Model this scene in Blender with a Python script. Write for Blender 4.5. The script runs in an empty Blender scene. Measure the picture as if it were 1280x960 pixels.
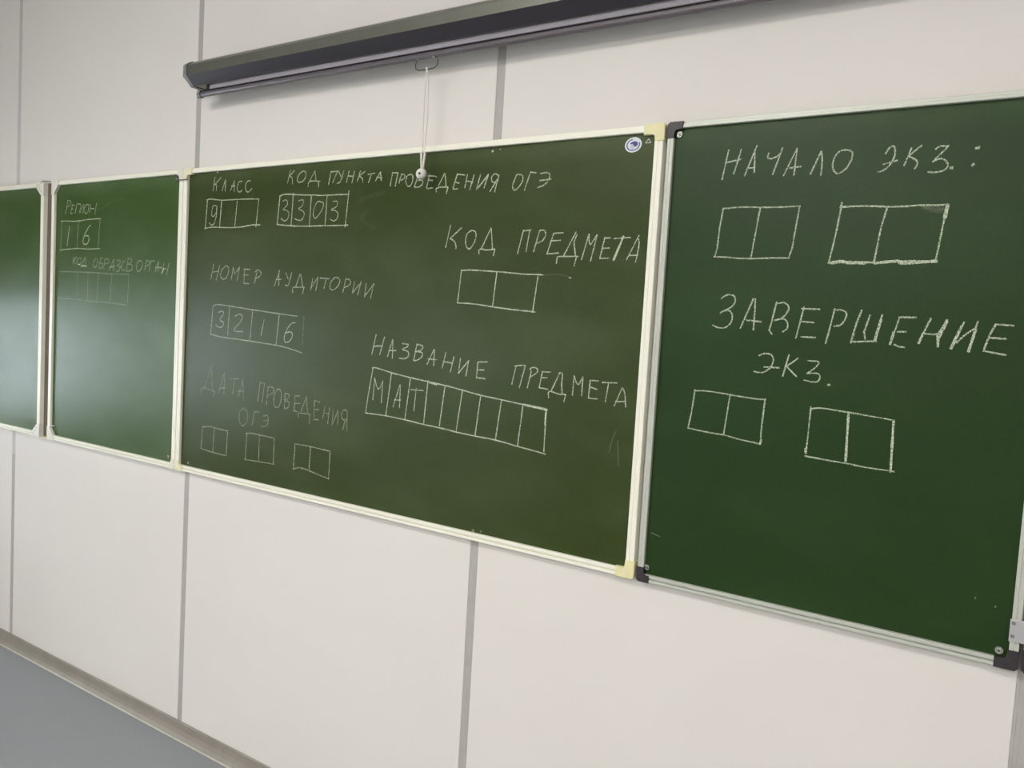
import bpy, bmesh, math, random
from mathutils import Vector, Matrix
random.seed(7)
scene = bpy.context.scene
COL = scene.collection

# ------------------------------------------------------------------ camera
ZB = 0.920          # height of the boards' lower edge above the floor
cam_d = bpy.data.cameras.new('camera'); cam = bpy.data.objects.new('camera', cam_d); COL.objects.link(cam)
h, p, r = -0.5873456, -0.0688778, 0.0585750
F = Vector((math.sin(h)*math.cos(p), math.cos(h)*math.cos(p), math.sin(p)))
R0 = Vector((math.cos(h), -math.sin(h), 0)); U0 = R0.cross(F)
Rv = math.cos(r)*R0 + math.sin(r)*U0; Uv = -math.sin(r)*R0 + math.cos(r)*U0
M = Matrix((Rv, Uv, -F)).transposed().to_4x4()
M.translation = Vector((2.452627, -1.683800, 0.544518 + ZB))
cam.matrix_world = M
cam_d.sensor_width = 36; cam_d.lens = 36*1027.87/1280; cam_d.clip_start = .02
scene.camera = cam

# ------------------------------------------------------------------ view, world, lights
scene.view_settings.view_transform = 'Standard'; scene.view_settings.look = 'None'
scene.view_settings.exposure = -0.31; scene.view_settings.gamma = 1.0
scene.view_settings.use_curve_mapping = False
w = bpy.data.worlds.new('world'); scene.world = w; w.use_nodes = True
bg = w.node_tree.nodes['Background']; bg.inputs[0].default_value = (.75, .85, 1, 1); bg.inputs[1].default_value = 1.0

def area(name, loc, rot, sx, sy, power, col):
    d = bpy.data.lights.new(name, 'AREA'); d.shape = 'RECTANGLE'; d.size = sx; d.size_y = sy
    d.energy = power; d.color = col
    o = bpy.data.objects.new(name, d); COL.objects.link(o); o.location = loc; o.rotation_euler = rot
    return o
# ceiling lamps: (x, y, power); the panels themselves are built further down
XL, XR, YF, ZC = -2.4, 4.6, -8.0, 3.15
LAMPS = [(.8, -2.3, 52), (3.1, -2.4, 28), (-1.2, -4.6, 22), (.9, -4.6, 98), (3.1, -4.6, 50), (.9, -6.8, 95)]
for x, y, pw in LAMPS:
    area('ceiling_lamp_light', (x, y, ZC-.045), (0, 0, 0), 1.15, .56, pw*1.0, (1, .972, .94))
# daylight standing outside the three windows of the left wall
WINS = [(-1.15, -.45), (-2.55, -1.6), (-5.9, -4.3)]
WZ0, WZ1, BL = .75, 2.55, 1.47          # sill, head, lower edge of the drawn blinds
for y0, y1 in WINS:
    area('window_daylight', (XL-.35, (y0+y1)/2, (WZ0+BL)/2), (0, math.radians(-90), 0), BL-WZ0+.3, y1-y0+.3, 80*(y1-y0)*(1.3 if y0 < -5 else 1), (.80, .90, 1))

# ------------------------------------------------------------------ materials
def mat(name, col, rough=.5, metal=0, spec=.5, noise=0, nscale=20, bump=0, bscale=200, col2=None, coat=0):
    m = bpy.data.materials.new(name); m.use_nodes = True; nt = m.node_tree; N = nt.nodes; L = nt.links
    b = N['Principled BSDF']; b.inputs['Base Color'].default_value = (*col, 1)
    b.inputs['Roughness'].default_value = rough; b.inputs['Metallic'].default_value = metal
    b.inputs['Specular IOR Level'].default_value = spec; b.inputs['Coat Weight'].default_value = coat
    tc = N.new('ShaderNodeTexCoord')
    if noise:
        n = N.new('ShaderNodeTexNoise'); n.inputs['Scale'].default_value = nscale; n.inputs['Detail'].default_value = 4
        L.new(tc.outputs['Object'], n.inputs['Vector'])
        mx = N.new('ShaderNodeMix'); mx.data_type = 'RGBA'
        c2 = col2 or tuple(c*(1-noise) for c in col)
        mx.inputs['A'].default_value = (*col, 1); mx.inputs['B'].default_value = (*c2, 1)
        rp = N.new('ShaderNodeMapRange'); rp.inputs[1].default_value = .35; rp.inputs[2].default_value = .65
        L.new(n.outputs['Fac'], rp.inputs[0]); L.new(rp.outputs[0], mx.inputs['Factor']); L.new(mx.outputs['Result'], b.inputs['Base Color'])
    if bump:
        n2 = N.new('ShaderNodeTexNoise'); n2.inputs['Scale'].default_value = bscale; n2.inputs['Detail'].default_value = 3
        L.new(tc.outputs['Object'], n2.inputs['Vector'])
        bp = N.new('ShaderNodeBump'); bp.inputs['Strength'].default_value = bump; bp.inputs['Distance'].default_value = .001
        L.new(n2.outputs['Fac'], bp.inputs['Height']); L.new(bp.outputs['Normal'], b.inputs['Normal'])
    return m
def s(*c):   # sRGB 0-255 to linear
    return tuple((x/255/12.92 if x/255 <= .04045 else ((x/255+.055)/1.055)**2.4) for x in c)

M_PANEL = mat('wall_panel_paint', s(223, 218, 212), .55, noise=.02, nscale=3, bump=.15, bscale=500, spec=.3)
M_JOINT = mat('joint_plastic', s(176, 171, 166), .5, noise=.07, nscale=30, spec=.3)
M_JOINT2 = mat('joint_plastic_pale', s(196, 190, 187), .5, noise=.04, nscale=30, spec=.3)
M_CORE = mat('panel_core', s(150, 145, 140), .8)
M_CEIL = mat('ceiling_paint', (.75, .74, .72), .9)
M_SIDE = mat('side_wall_paint', (.5, .485, .46), .8)
M_FLOOR = mat('linoleum', s(142, 145, 147), .55, noise=.14, nscale=260, bump=.1, bscale=300, spec=.4)
M_BASE = mat('plinth_plastic', s(140, 132, 122), .38, noise=.12, nscale=14, spec=.5)
M_LIP = mat('plinth_lip', s(186, 182, 166), .5, noise=.15, nscale=30)
M_CREAM = mat('cream_frame_enamel', s(240, 238, 222), .35, spec=.5)
M_ALU = mat('pale_aluminium', s(192, 195, 183), .38, metal=.15)
M_YEL = mat('yellowed_plastic', s(228, 221, 172), .45, noise=.06, nscale=60)
M_YEL2 = mat('pale_yellowed_plastic', s(228, 224, 190), .45)
M_GAPSHADE = mat('gap_shade_brown', s(104, 92, 80), .7)
M_WHITEP = mat('white_plastic', s(226, 222, 210), .45)
M_BLACK = mat('dark_plastic', s(52, 46, 49), .42, noise=.3, nscale=80)
M_STEEL = mat('zinc_steel', (.42, .44, .38), .25, metal=.9)
M_WASH = mat('dark_washer', (.03, .03, .03), .5)
M_HINGE = mat('hinge_aluminium', s(190, 188, 190), .35, metal=.5)
M_HOUS = mat('housing_grey', s(112, 112, 102), .36, metal=.55, noise=.05, nscale=30, spec=.5)
M_UNDERSHADE = mat('housing_shaded', s(64, 61, 67), .36, metal=.4)
M_CAP = mat('cap_grey', s(122, 124, 120), .5)
M_BAR = mat('bar_grey', s(110, 104, 108), .32, metal=.5)
M_FAB = mat('screen_fabric', s(158, 153, 160), .8)  # white fabric greyed: its shade below the housing is in the colour
M_WIRE = mat('dark_wire', s(70, 60, 66), .35, metal=.6)
M_CORD = mat('white_cord', s(226, 220, 212), .7)
M_BALL = mat('grey_plastic_ball', s(214, 213, 204), .45)
M_BACK = mat('board_back', s(120, 118, 110), .8)
M_STW = mat('sticker_white', s(214, 218, 220), .4)
M_STB = mat('sticker_blue', s(58, 66, 130), .4)
M_SCUFF = mat('chalk_crumb', s(190, 196, 176), .9)

def board_mat(name, c, dustc, dust, rough):
    m = bpy.data.materials.new(name); m.use_nodes = True; nt = m.node_tree; N = nt.nodes; L = nt.links
    b = N['Principled BSDF']; b.inputs['Specular IOR Level'].default_value = .25
    tc = N.new('ShaderNodeTexCoord')
    mp = N.new('ShaderNodeMapping'); mp.inputs['Scale'].default_value = (1, 1, 1.9); mp.inputs['Rotation'].default_value = (0, .5, 0)
    L.new(tc.outputs['Object'], mp.inputs['Vector'])
    n1 = N.new('ShaderNodeTexNoise'); n1.inputs['Scale'].default_value = 3.2; n1.inputs['Detail'].default_value = 2; n1.inputs['Distortion'].default_value = .3
    L.new(mp.outputs[0], n1.inputs['Vector'])
    n2 = N.new('ShaderNodeTexNoise'); n2.inputs['Scale'].default_value = 420; n2.inputs['Detail'].default_value = 2
    L.new(tc.outputs['Object'], n2.inputs['Vector'])
    mr = N.new('ShaderNodeMapRange'); mr.inputs[1].default_value = .45; mr.inputs[2].default_value = .8; mr.inputs[4].default_value = dust
    L.new(n1.outputs['Fac'], mr.inputs[0])
    mx = N.new('ShaderNodeMix'); mx.data_type = 'RGBA'; mx.inputs['A'].default_value = (*c, 1); mx.inputs['B'].default_value = (*dustc, 1)
    # wiped chalk dust gathers below the upper rail
    sp = N.new('ShaderNodeSeparateXYZ'); L.new(tc.outputs['Object'], sp.inputs[0])
    md = N.new('ShaderNodeMapRange'); md.inputs[1].default_value = ZB+.93; md.inputs[2].default_value = ZB+.985; md.inputs[4].default_value = 1
    L.new(sp.outputs['Z'], md.inputs[0])
    n3 = N.new('ShaderNodeTexNoise'); n3.inputs['Scale'].default_value = 9; n3.inputs['Detail'].default_value = 4
    mp3 = N.new('ShaderNodeMapping'); mp3.inputs['Scale'].default_value = (1, 1, 5); L.new(tc.outputs['Object'], mp3.inputs['Vector']); L.new(mp3.outputs[0], n3.inputs['Vector'])
    m3 = N.new('ShaderNodeMath'); m3.operation = 'MULTIPLY'; L.new(md.outputs[0], m3.inputs[0]); L.new(n3.outputs['Fac'], m3.inputs[1])
    m4 = N.new('ShaderNodeMath'); m4.operation = 'MULTIPLY_ADD'; m4.inputs[1].default_value = dust*3; m4.use_clamp = True
    L.new(m3.outputs[0], m4.inputs[0]); L.new(mr.outputs[0], m4.inputs[2]); L.new(m4.outputs[0], mx.inputs['Factor'])
    m2 = N.new('ShaderNodeMix'); m2.data_type = 'RGBA'; m2.blend_type = 'MULTIPLY'; m2.inputs['Factor'].default_value = 1
    mr2 = N.new('ShaderNodeMapRange'); mr2.inputs[1].default_value = .3; mr2.inputs[2].default_value = .7; mr2.inputs[3].default_value = .86; mr2.inputs[4].default_value = 1.14
    L.new(n2.outputs['Fac'], mr2.inputs[0]); L.new(mx.outputs['Result'], m2.inputs['A'])
    cc = N.new('ShaderNodeCombineColor')
    for i in range(3): L.new(mr2.outputs[0], cc.inputs[i])
    L.new(cc.outputs[0], m2.inputs['B']); L.new(m2.outputs['Result'], b.inputs['Base Color'])
    mr3 = N.new('ShaderNodeMapRange'); mr3.inputs[3].default_value = rough-.03; mr3.inputs[4].default_value = rough+.05
    L.new(n1.outputs['Fac'], mr3.inputs[0]); L.new(mr3.outputs[0], b.inputs['Roughness'])
    bp = N.new('ShaderNodeBump'); bp.inputs['Strength'].default_value = .08; bp.inputs['Distance'].default_value = .0005
    L.new(n2.outputs['Fac'], bp.inputs['Height']); L.new(bp.outputs['Normal'], b.inputs['Normal'])
    return m
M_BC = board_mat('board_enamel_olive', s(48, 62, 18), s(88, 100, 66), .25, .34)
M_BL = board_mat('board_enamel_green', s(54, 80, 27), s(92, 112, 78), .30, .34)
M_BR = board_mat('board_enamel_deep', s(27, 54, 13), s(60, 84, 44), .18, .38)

def chalk_mat(op):
    m = bpy.data.materials.new('chalk'); m.use_nodes = True; nt = m.node_tree; N = nt.nodes; L = nt.links
    b = N['Principled BSDF']; b.inputs['Base Color'].default_value = (*s(206, 214, 188), 1); b.inputs['Roughness'].default_value = .95
    b.inputs['Specular IOR Level'].default_value = .1
    tc = N.new('ShaderNodeTexCoord'); n = N.new('ShaderNodeTexNoise'); n.inputs['Scale'].default_value = 420; n.inputs['Detail'].default_value = 4
    L.new(tc.outputs['Object'], n.inputs['Vector'])
    mr = N.new('ShaderNodeMapRange'); mr.inputs[1].default_value = .40; mr.inputs[2].default_value = .60
    mr.inputs[3].default_value = op*.36; mr.inputs[4].default_value = min(1, op*1.05)
    L.new(n.outputs['Fac'], mr.inputs[0]); L.new(mr.outputs[0], b.inputs['Alpha'])
    return m
CM = {}
def chalk(op):
    k = round(op, 2)
    if k not in CM: CM[k] = chalk_mat(k)
    return CM[k]

# ------------------------------------------------------------------ mesh helpers
def obj(name, bm, m, parent=None, label=None, smooth=False):
    bmesh.ops.recalc_face_normals(bm, faces=bm.faces[:])
    me = bpy.data.meshes.new(name); bm.to_mesh(me); bm.free()
    for mm in (m if isinstance(m, (list, tuple)) else [m]): me.materials.append(mm)
    if smooth: me.polygons.foreach_set('use_smooth', [True]*len(me.polygons))
    o = bpy.data.objects.new(name, me); COL.objects.link(o)
    if parent:
        o.parent = parent
        o.location = -Vector(parent['_o']) if '_o' in parent else (0, 0, 0)
        if '_o' in parent: o['_o'] = (0, 0, 0)
    if label: o['label'] = label
    return o
def part(name, bm, m, parent, label=None, smooth=False):
    # geometry is given in world coordinates; parents sit at their own origin
    o = obj(name, bm, m, None, label, smooth)
    o.parent = parent; o.matrix_parent_inverse = Matrix.Translation(-WORLD[parent.name])
    WORLD[o.name] = Vector((0, 0, 0)); WORLD[o.name] = Vector(WORLD[o.name])
    return o
WORLD = {}
def thing(name, label, cat, loc, group=None):
    o = bpy.data.objects.new(name, None); COL.objects.link(o); o.location = loc; WORLD[o.name] = Vector(loc)
    o.empty_display_size = .05
    o['label'] = label; o['category'] = cat
    if group: o['group'] = group
    return o
def struct(name, bm, m):
    o = obj(name, bm, m); o['kind'] = 'structure'; WORLD[o.name] = Vector((0, 0, 0)); return o
def box(bm, x0, x1, y0, y1, z0, z1, bev=0):
    g = bmesh.ops.create_cube(bm, size=1)
    for v in g['verts']:
        v.co = Vector(((x0+x1)/2+v.co.x*(x1-x0), (y0+y1)/2+v.co.y*(y1-y0), (z0+z1)/2+v.co.z*(z1-z0)))
    if bev:
        es = list({e for v in g['verts'] for e in v.link_edges})
        bmesh.ops.bevel(bm, geom=es, offset=bev, segments=2, profile=.5, affect='EDGES')
    return bm
def B(*a, **k): return box(bmesh.new(), *a, **k)
def prism(bm, poly, axis, a, b):
    # poly: 2D points in the plane across `axis`; extruded from a to b
    def P(q, t):
        return {'x': (t, q[0], q[1]), 'y': (q[0], t, q[1]), 'z': (q[0], q[1], t)}[axis]
    va = [bm.verts.new(P(q, a)) for q in poly]; vb = [bm.verts.new(P(q, b)) for q in poly]
    n = len(poly); bm.faces.new(va); bm.faces.new(vb[::-1])
    for i in range(n): bm.faces.new((va[i], vb[i], vb[(i+1) % n], va[(i+1) % n]))
    return bm
def tube(bm, pts, r, n=8):
    pts = [Vector(q) for q in pts]; rings = []
    for i, q in enumerate(pts):
        t = (pts[min(i+1, len(pts)-1)]-pts[max(i-1, 0)]).normalized()
        a = t.orthogonal().normalized() if i == 0 else (rings_a - t*rings_a.dot(t)).normalized()
        rings_a = a; b = t.cross(a)
        rings.append([bm.verts.new(q + a*r*math.cos(2*math.pi*k/n) + b*r*math.sin(2*math.pi*k/n)) for k in range(n)])
    for i in range(len(rings)-1):
        for k in range(n): bm.faces.new((rings[i][k], rings[i][(k+1) % n], rings[i+1][(k+1) % n], rings[i+1][k]))
    bm.faces.new(rings[0]); bm.faces.new(rings[-1][::-1])
    return bm
def cyl(bm, x, z, y0, y1, r, n=20, r2=None):
    r2 = r if r2 is None else r2
    a = [bm.verts.new((x+r*math.cos(2*math.pi*k/n), y0, z+r*math.sin(2*math.pi*k/n))) for k in range(n)]
    b = [bm.verts.new((x+r2*math.cos(2*math.pi*k/n), y1, z+r2*math.sin(2*math.pi*k/n))) for k in range(n)]
    bm.faces.new(a); bm.faces.new(b[::-1])
    for k in range(n): bm.faces.new((a[k], b[k], b[(k+1) % n], a[(k+1) % n]))
    return bm

# ------------------------------------------------------------------ the room
FL = 0.0
struct('floor', B(XL-.2, XR+.2, YF-.2, .03, -.1, 0), M_FLOOR)
struct('ceiling', B(XL-.2, XR+.2, YF-.2, .2, ZC, ZC+.1), M_CEIL)
struct('wall_right', B(XR, XR+.15, YF-.2, .2, 0, ZC), M_SIDE)
struct('wall_front', B(XL-.2, XR+.2, YF-.15, YF, 0, ZC), M_SIDE)
# left wall pierced by its three windows
bm = bmesh.new(); ys = [YF]
for y0, y1 in sorted(WINS): ys += [y0, y1]
ys.append(.2)
box(bm, XL-.25, XL, YF, .2, 0, WZ0); box(bm, XL-.25, XL, YF, .2, WZ1, ZC)
for i in range(0, len(ys), 2): box(bm, XL-.25, XL, ys[i], ys[i+1], WZ0, WZ1)
struct('wall_left', bm, M_SIDE)
M_GLASS = bpy.data.materials.new('window_glass'); M_GLASS.use_nodes = True
_b = M_GLASS.node_tree.nodes['Principled BSDF']; _b.inputs['Transmission Weight'].default_value = 1; _b.inputs['Roughness'].default_value = 0; _b.inputs['IOR'].default_value = 1.02
M_BLIND = mat('blind_fabric', (.30, .30, .27), .9)
for i, (y0, y1) in enumerate(WINS):
    f = bmesh.new(); X0, X1 = XL-.17, XL-.11; t = .05
    for a, b_, c, d in ((y0, y1, WZ0, WZ0+t), (y0, y1, WZ1-t, WZ1), (y0, y0+t, WZ0+t, WZ1-t), (y1-t, y1, WZ0+t, WZ1-t), ((y0+y1)/2-.03, (y0+y1)/2+.03, WZ0+t, WZ1-t)):
        box(f, X0, X1, a, b_, c, d, bev=.006)
    wn = struct('window_%d' % (i+1), f, M_WHITEP)
    part('pane', B(XL-.143, XL-.139, y0+t, y1-t, WZ0+t, WZ1-t), M_GLASS, wn)
    part('sill', B(XL-.11, XL+.14, y0-.05, y1+.05, WZ0-.03, WZ0, bev=.006), M_WHITEP, wn)
    part('blind', B(XL-.06, XL-.055, y0+.01, y1-.01, BL, WZ1-.02), M_BLIND, wn)
    part('blind_rail', B(XL-.068, XL-.048, y0+.01, y1-.01, BL-.025, BL), M_WHITEP, wn)

# the wall with the boards: core, panels 1.2 m apart and the joint strips between them
wb = struct('wall_back', B(XL-.2, XR+.2, .010, .16, 0, ZC), M_CORE)
SEAMS = [-2.341, -1.139, .0405, 1.2455, 2.4465, 3.648]
HW = .0125
edges = [XL] + SEAMS + [XR]
for i in range(len(edges)-1):
    a = edges[i]+(HW if i else 0); b_ = edges[i+1]-(HW if i < len(edges)-2 else 0)
    part('wall_panel', B(a, b_, 0, .0102, 0, ZC, bev=.0008), M_PANEL, wb)
def joint(x, z0, z1, m, dx=0):
    bm = bmesh.new(); a = HW-.0002
    poly = [(-a, .0102), (-a, .0012), (-a*.62, .0004), (-a*.5, .0009), (-a*.1, .0009), (0, .0006), (a*.1, .0009), (a*.5, .0009), (a*.62, .0004), (a, .0012), (a, .0102)]
    prism(bm, [(x+dx+q[0], q[1]) for q in poly], 'z', z0, z1)
    return part('joint_strip', bm, m, wb)
for x in SEAMS:
    if abs(x+1.139) < .01:
        joint(x, 0, ZB-.105, M_JOINT); o = joint(x, ZB-.104, ZC, M_JOINT2, 0); o['label'] = 'paler upper length of the joint strip'
    else: joint(x, 0, ZC, M_JOINT)

# plinth with its pale lip
bp_ = bmesh.new(); prof = [(-.0005, .051), (-.0045, .0515), (-.0065, .049), (-.0075, .040), (-.010, .026), (-.0155, .013), (-.021, .006), (-.024, .0035), (-.024, .0005), (-.0005, .0005)]
prism(bp_, prof, 'x', XL, XR)
bb = struct('baseboard_back', bp_, M_BASE)
part('plinth_lip', prism(bmesh.new(), [(-.0238, .0005), (-.0238, .0035), (-.0265, .0032), (-.029, .0005)], 'x', XL, XR), M_LIP, bb)

# ------------------------------------------------------------------ ceiling lamps (out of view, they light the room)
M_LED = bpy.data.materials.new('lamp_diffuser'); M_LED.use_nodes = True
_b = M_LED.node_tree.nodes['Principled BSDF']; _b.inputs['Emission Color'].default_value = (1, .97, .94, 1); _b.inputs['Emission Strength'].default_value = 3
for x, y, pw in LAMPS:
    row = 'nearest the chalkboards' if y > -3 else 'in the middle of the room' if y > -6 else 'at the back of the room'
    t = thing('ceiling_light', 'white ceiling light panel %s, %s' % (row, 'left of the row' if x < 0 else 'above the wide central board' if x < 2 else 'on the right side'), 'ceiling light', (x, y, ZC-.035), 'light panels on the ceiling')
    f = bmesh.new(); hx, hy = .6, .3
    for a, b_, c, d in ((-hx, hx, -hy, -hy+.02), (-hx, hx, hy-.02, hy), (-hx, -hx+.02, -hy+.02, hy-.02), (hx-.02, hx, -hy+.02, hy-.02)):
        box(f, x+a, x+b_, y+c, y+d, ZC-.035, ZC-.001, bev=.002)
    part('frame', f, M_WHITEP, t)
    part('diffuser', B(x-hx+.02, x+hx-.02, y-hy+.02, y+hy-.02, ZC-.03, ZC-.012), M_LED, t)

# ------------------------------------------------------------------ boards
YFR, YSF, YBK = -.020, -.0112, -.003    # rail front, writing surface, back of the board
def rail(bm, side, x0, x1, z0, z1, w):
    gd = {'b': .0050, 't': .0022}.get(side, .0012); out = .0030 if side == 't' else .0004
    # grooved rail swept along one edge; mitred ends
    k = [(0, YBK), (0, YFR+.0012), (.0012, YFR), (.40, YFR), (.44, YFR+gd), (.56, YFR+gd), (.60, YFR+out), (.95, YFR+out), (1, YFR+max(.002, out+.0006)), (1, YBK)]
    q = []
    for u, y in k:
        d = u*w if u != .0012 else .0012
        q.append((w-d, y))       # u = 0 is the inner edge
    def P(d, y, end):
        # d = distance inwards from the outer edge
        if side == 'b': return (x0+d, y, z0+d) if end == 0 else (x1-d, y, z0+d)
        if side == 't': return (x0+d, y, z1-d) if end == 0 else (x1-d, y, z1-d)
        if side == 'l': return (x0+d, y, z0+d) if end == 0 else (x0+d, y, z1-d)
        return (x1-d, y, z0+d) if end == 0 else (x1-d, y, z1-d)
    A = [bm.verts.new(P(d, y, 0)) for d, y in q]; C = [bm.verts.new(P(d, y, 1)) for d, y in q]
    bm.faces.new(A); bm.faces.new(C[::-1]); n = len(q)
    for i in range(n): bm.faces.new((A[i], C[i], C[(i+1) % n], A[(i+1) % n]))
    return bm
def corner(x, z, sx, sz, ax, az, w, t=.0012):
    # L-shaped cap over a frame corner: (x, z) outer corner, sx/sz point inwards
    bm = bmesh.new()
    poly = [(x-sx*t*0, z), (x+sx*ax, z), (x+sx*ax, z+sz*w), (x+sx*w, z+sz*w), (x+sx*w, z+sz*az), (x, z+sz*az)]
    poly = [(a, b_) for a, b_ in poly]
    o = t
    poly = [(x-sx*o, z+sz*.004), (x+sx*.004, z-sz*o), (x+sx*ax, z-sz*o), (x+sx*ax, z+sz*(w+.001)), (x+sx*(w+.004), z+sz*(w+.001)), (x+sx*(w+.001), z+sz*(w+.004)), (x+sx*(w+.001), z+sz*az), (x-sx*o, z+sz*az)]
    prism(bm, poly, 'y', YFR-.002, YBK)
    es = [e for e in bm.edges if all(abs(v.co.y-(YFR-.002)) < 1e-6 for v in e.verts)]
    bmesh.ops.bevel(bm, geom=es, offset=.0012, segments=2, affect='EDGES')
    return bm
def gusset(x, z, sx, sz, a, b_, w):
    bm = bmesh.new()
    poly = [(x-sx*.001, z-sz*.001), (x+sx*a, z-sz*.001), (x+sx*a, z+sz*w), (x+sx*w, z+sz*b_), (x-sx*.001, z+sz*b_)]
    prism(bm, poly, 'y', YFR-.0015, YBK)
    es = [e for e in bm.edges if all(abs(v.co.y-(YFR-.0015)) < 1e-6 for v in e.verts)]
    bmesh.ops.bevel(bm, geom=es, offset=.001, segments=2, affect='EDGES')
    return bm
def board(name, label, x0, x1, ws, frame_m, surf_m, group=None):
    z0, z1 = ZB, ZB+1.0
    t = thing(name, label, 'blackboard', ((x0+x1)/2, 0, z0), group)
    wl, wr, wt, wbm = ws
    part('writing_surface', B(x0+.006, x1-.006, YSF, YBK-.001, z0+.006, z1-.006), surf_m, t)
    for sd, w_ in (('b', wbm), ('t', wt), ('l', wl), ('r', wr)):
        part('frame_rail', rail(bmesh.new(), sd, x0, x1, z0, z1, w_), frame_m, t)
    return t
def bolt(parent, x, z, r, dark=(.35, -.3), nm='screw'):
    bm = bmesh.new(); cyl(bm, x, z, YSF, YSF-.0035, r, 18, r*.92); cyl(bm, x, z, YSF-.0035, YSF-.006, r*.6, 12, r*.5)
    o = part(nm, bm, M_STEEL, parent)
    b2 = bmesh.new(); cyl(b2, x, z, YSF-.0058, YSF-.0064, r*.28, 8); part('socket', b2, M_WASH, o)
    return o

cb = board('chalkboard', 'wide olive green central chalkboard with cream frame and round sticker', 0, 1.6985, (.0205, .0205, .0155, .0195), M_CREAM, M_BC)
for x, z, sx, sz, ax, az, w_ in ((0, ZB+1, 1, -1, .045, .035, .019), (1.7, ZB+1, -1, -1, .048, .036, .020), (0, ZB, 1, 1, .040, .034, .019), (1.7, ZB, -1, 1, .046, .040, .021)):
    part('corner_cap', corner(x, z, sx, sz, ax, az, w_), M_YEL if x > 1 else M_YEL2, cb, 'yellowed plastic corner cap')
for x, z, r_ in ((1.2422, .974, .0045), (1.2661, .9763, .0025), (1.246, .0239, .0045), (1.271, .0265, .0035)):
    b_ = bmesh.new(); cyl(b_, x, ZB+z, YSF, YSF-.002, r_, 12, r_*.7); part('screw', b_, M_STEEL, cb)
# small smears of dried chalk at the board's edges
for x, z, r_ in ((.1657, .9825, .004), (.012, .9845, .002), (.060, .030, .003)):
    b_ = bmesh.new(); cyl(b_, x, ZB+z, YSF, YSF-.0006, r_, 7, r_*.5); part('chalk_crumb', b_, M_SCUFF, cb)
# sticker
def disc(cx, cz, a, b_, ang, y, t=.0004, n=36, inner=None, a0=0, a1=360):
    bm = bmesh.new(); ca, sa = math.cos(ang), math.sin(ang)
    def P(rr, th, yy):
        u, v = a*rr*math.cos(th), b_*rr*math.sin(th); return (cx+u*ca-v*sa, yy, cz+u*sa+v*ca)
    if inner is None:
        A = [bm.verts.new(P(1, 2*math.pi*k/n, y)) for k in range(n)]; C = [bm.verts.new(P(1, 2*math.pi*k/n, y-t)) for k in range(n)]
        bm.faces.new(A); bm.faces.new(C[::-1])
        for k in range(n): bm.faces.new((A[k], C[k], C[(k+1) % n], A[(k+1) % n]))
    else:
        prev = None
        for k in range(n+1):
            th = math.radians(a0+(a1-a0)*k/n)
            cur = [bm.verts.new(P(1, th, y)), bm.verts.new(P(1, th, y-t)), bm.verts.new(P(inner, th, y-t)), bm.verts.new(P(inner, th, y))]
            if prev:
                for j in range(4): bm.faces.new((prev[j], cur[j], cur[(j+1) % 4], prev[(j+1) % 4]))
            else: bm.faces.new(cur)
            prev = cur
        bm.faces.new(prev[::-1])
    return bm
st = part('sticker', disc(1.6238, ZB+.9617, .0205, .0165, .12, YSF), M_STW, cb, 'round white sticker with a blue ring and blue emblem')
part('ring', disc(1.6238, ZB+.9617, .0165, .0130, .12, YSF-.0004, inner=.84, a0=90, a1=372), M_STB, st)
part('emblem', disc(1.6290, ZB+.9632, .0060, .0055, .5, YSF-.0004), M_STB, st)
part('emblem_tail', disc(1.6225, ZB+.9662, .0065, .0022, .35, YSF-.0004), M_STB, st)
part('emblem_face', disc(1.6222, ZB+.9575, .0052, .0062, .2, YSF-.0004), mat('sticker_grey', s(190, 196, 210), .4), st)
tb = bmesh.new(); tri = [(1.6600, .9735), (1.6518, .9628), (1.6672, .9628)]
ct = (sum(q[0] for q in tri)/3, sum(q[1] for q in tri)/3)
for i in range(3):
    a, b_ = tri[i], tri[(i+1) % 3]; ai = [ct[j]+(a[j]-ct[j])*.62 for j in (0, 1)]; bi = [ct[j]+(b_[j]-ct[j])*.62 for j in (0, 1)]
    prism(tb, [(q[0], q[1]+ZB) for q in (a, b_, bi, ai)], 'y', YSF-.0004, YSF)
tm = part('triangle_mark', tb, M_SCUFF, cb)
part('centre_dot', disc(1.6597, ZB+.9662, .0017, .0017, 0, YSF), M_WASH, tm)

lb = board('wing_chalkboard', 'narrow green chalkboard with РЕГИОН 16 chalked on it, left of the wide central one', -.8356, -.0032, (.0200, .0200, .0150, .0190), M_CREAM, M_BL)
for z, sz in ((ZB+1, -1), (ZB, 1)):
    part('corner_gusset', gusset(-.8356, z, 1, sz, .047, .050, .017), M_WHITEP, lb, 'white triangular corner gusset')
    part('corner_cap', corner(-.0032, z, -1, sz, .030, .034, .018), M_WHITEP, lb)
bolt(lb, -.0495, ZB+.9700, .0075); bolt(lb, -.0455, ZB+.0350, .0080)
# rubber stop pads and hinge pin beside the bolts
part('stop_pad', B(-.0460, -.0260, YSF-.003, YSF, ZB+.9790, ZB+.9850, bev=.001), M_WASH, lb)
part('hinge_pin', tube(bmesh.new(), [(-.038, YFR-.003, ZB+.9640), (-.0040, YFR-.003, ZB+.9646)], .0016), M_BLACK, lb)
part('hinge_pin', tube(bmesh.new(), [(.0005, YFR-.003, ZB+.9647), (.0265, YFR-.003, ZB+.9652)], .0016), M_BLACK, cb)
part('stop_pad', B(-.0360, -.0240, YSF-.002, YSF, ZB+.0240, ZB+.0420, bev=.001), M_WASH, lb)
part('hook', B(-.8200, -.7930, YFR-.003, YSF, ZB+.0530, ZB+.0570, bev=.001), M_WHITEP, lb)

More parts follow.
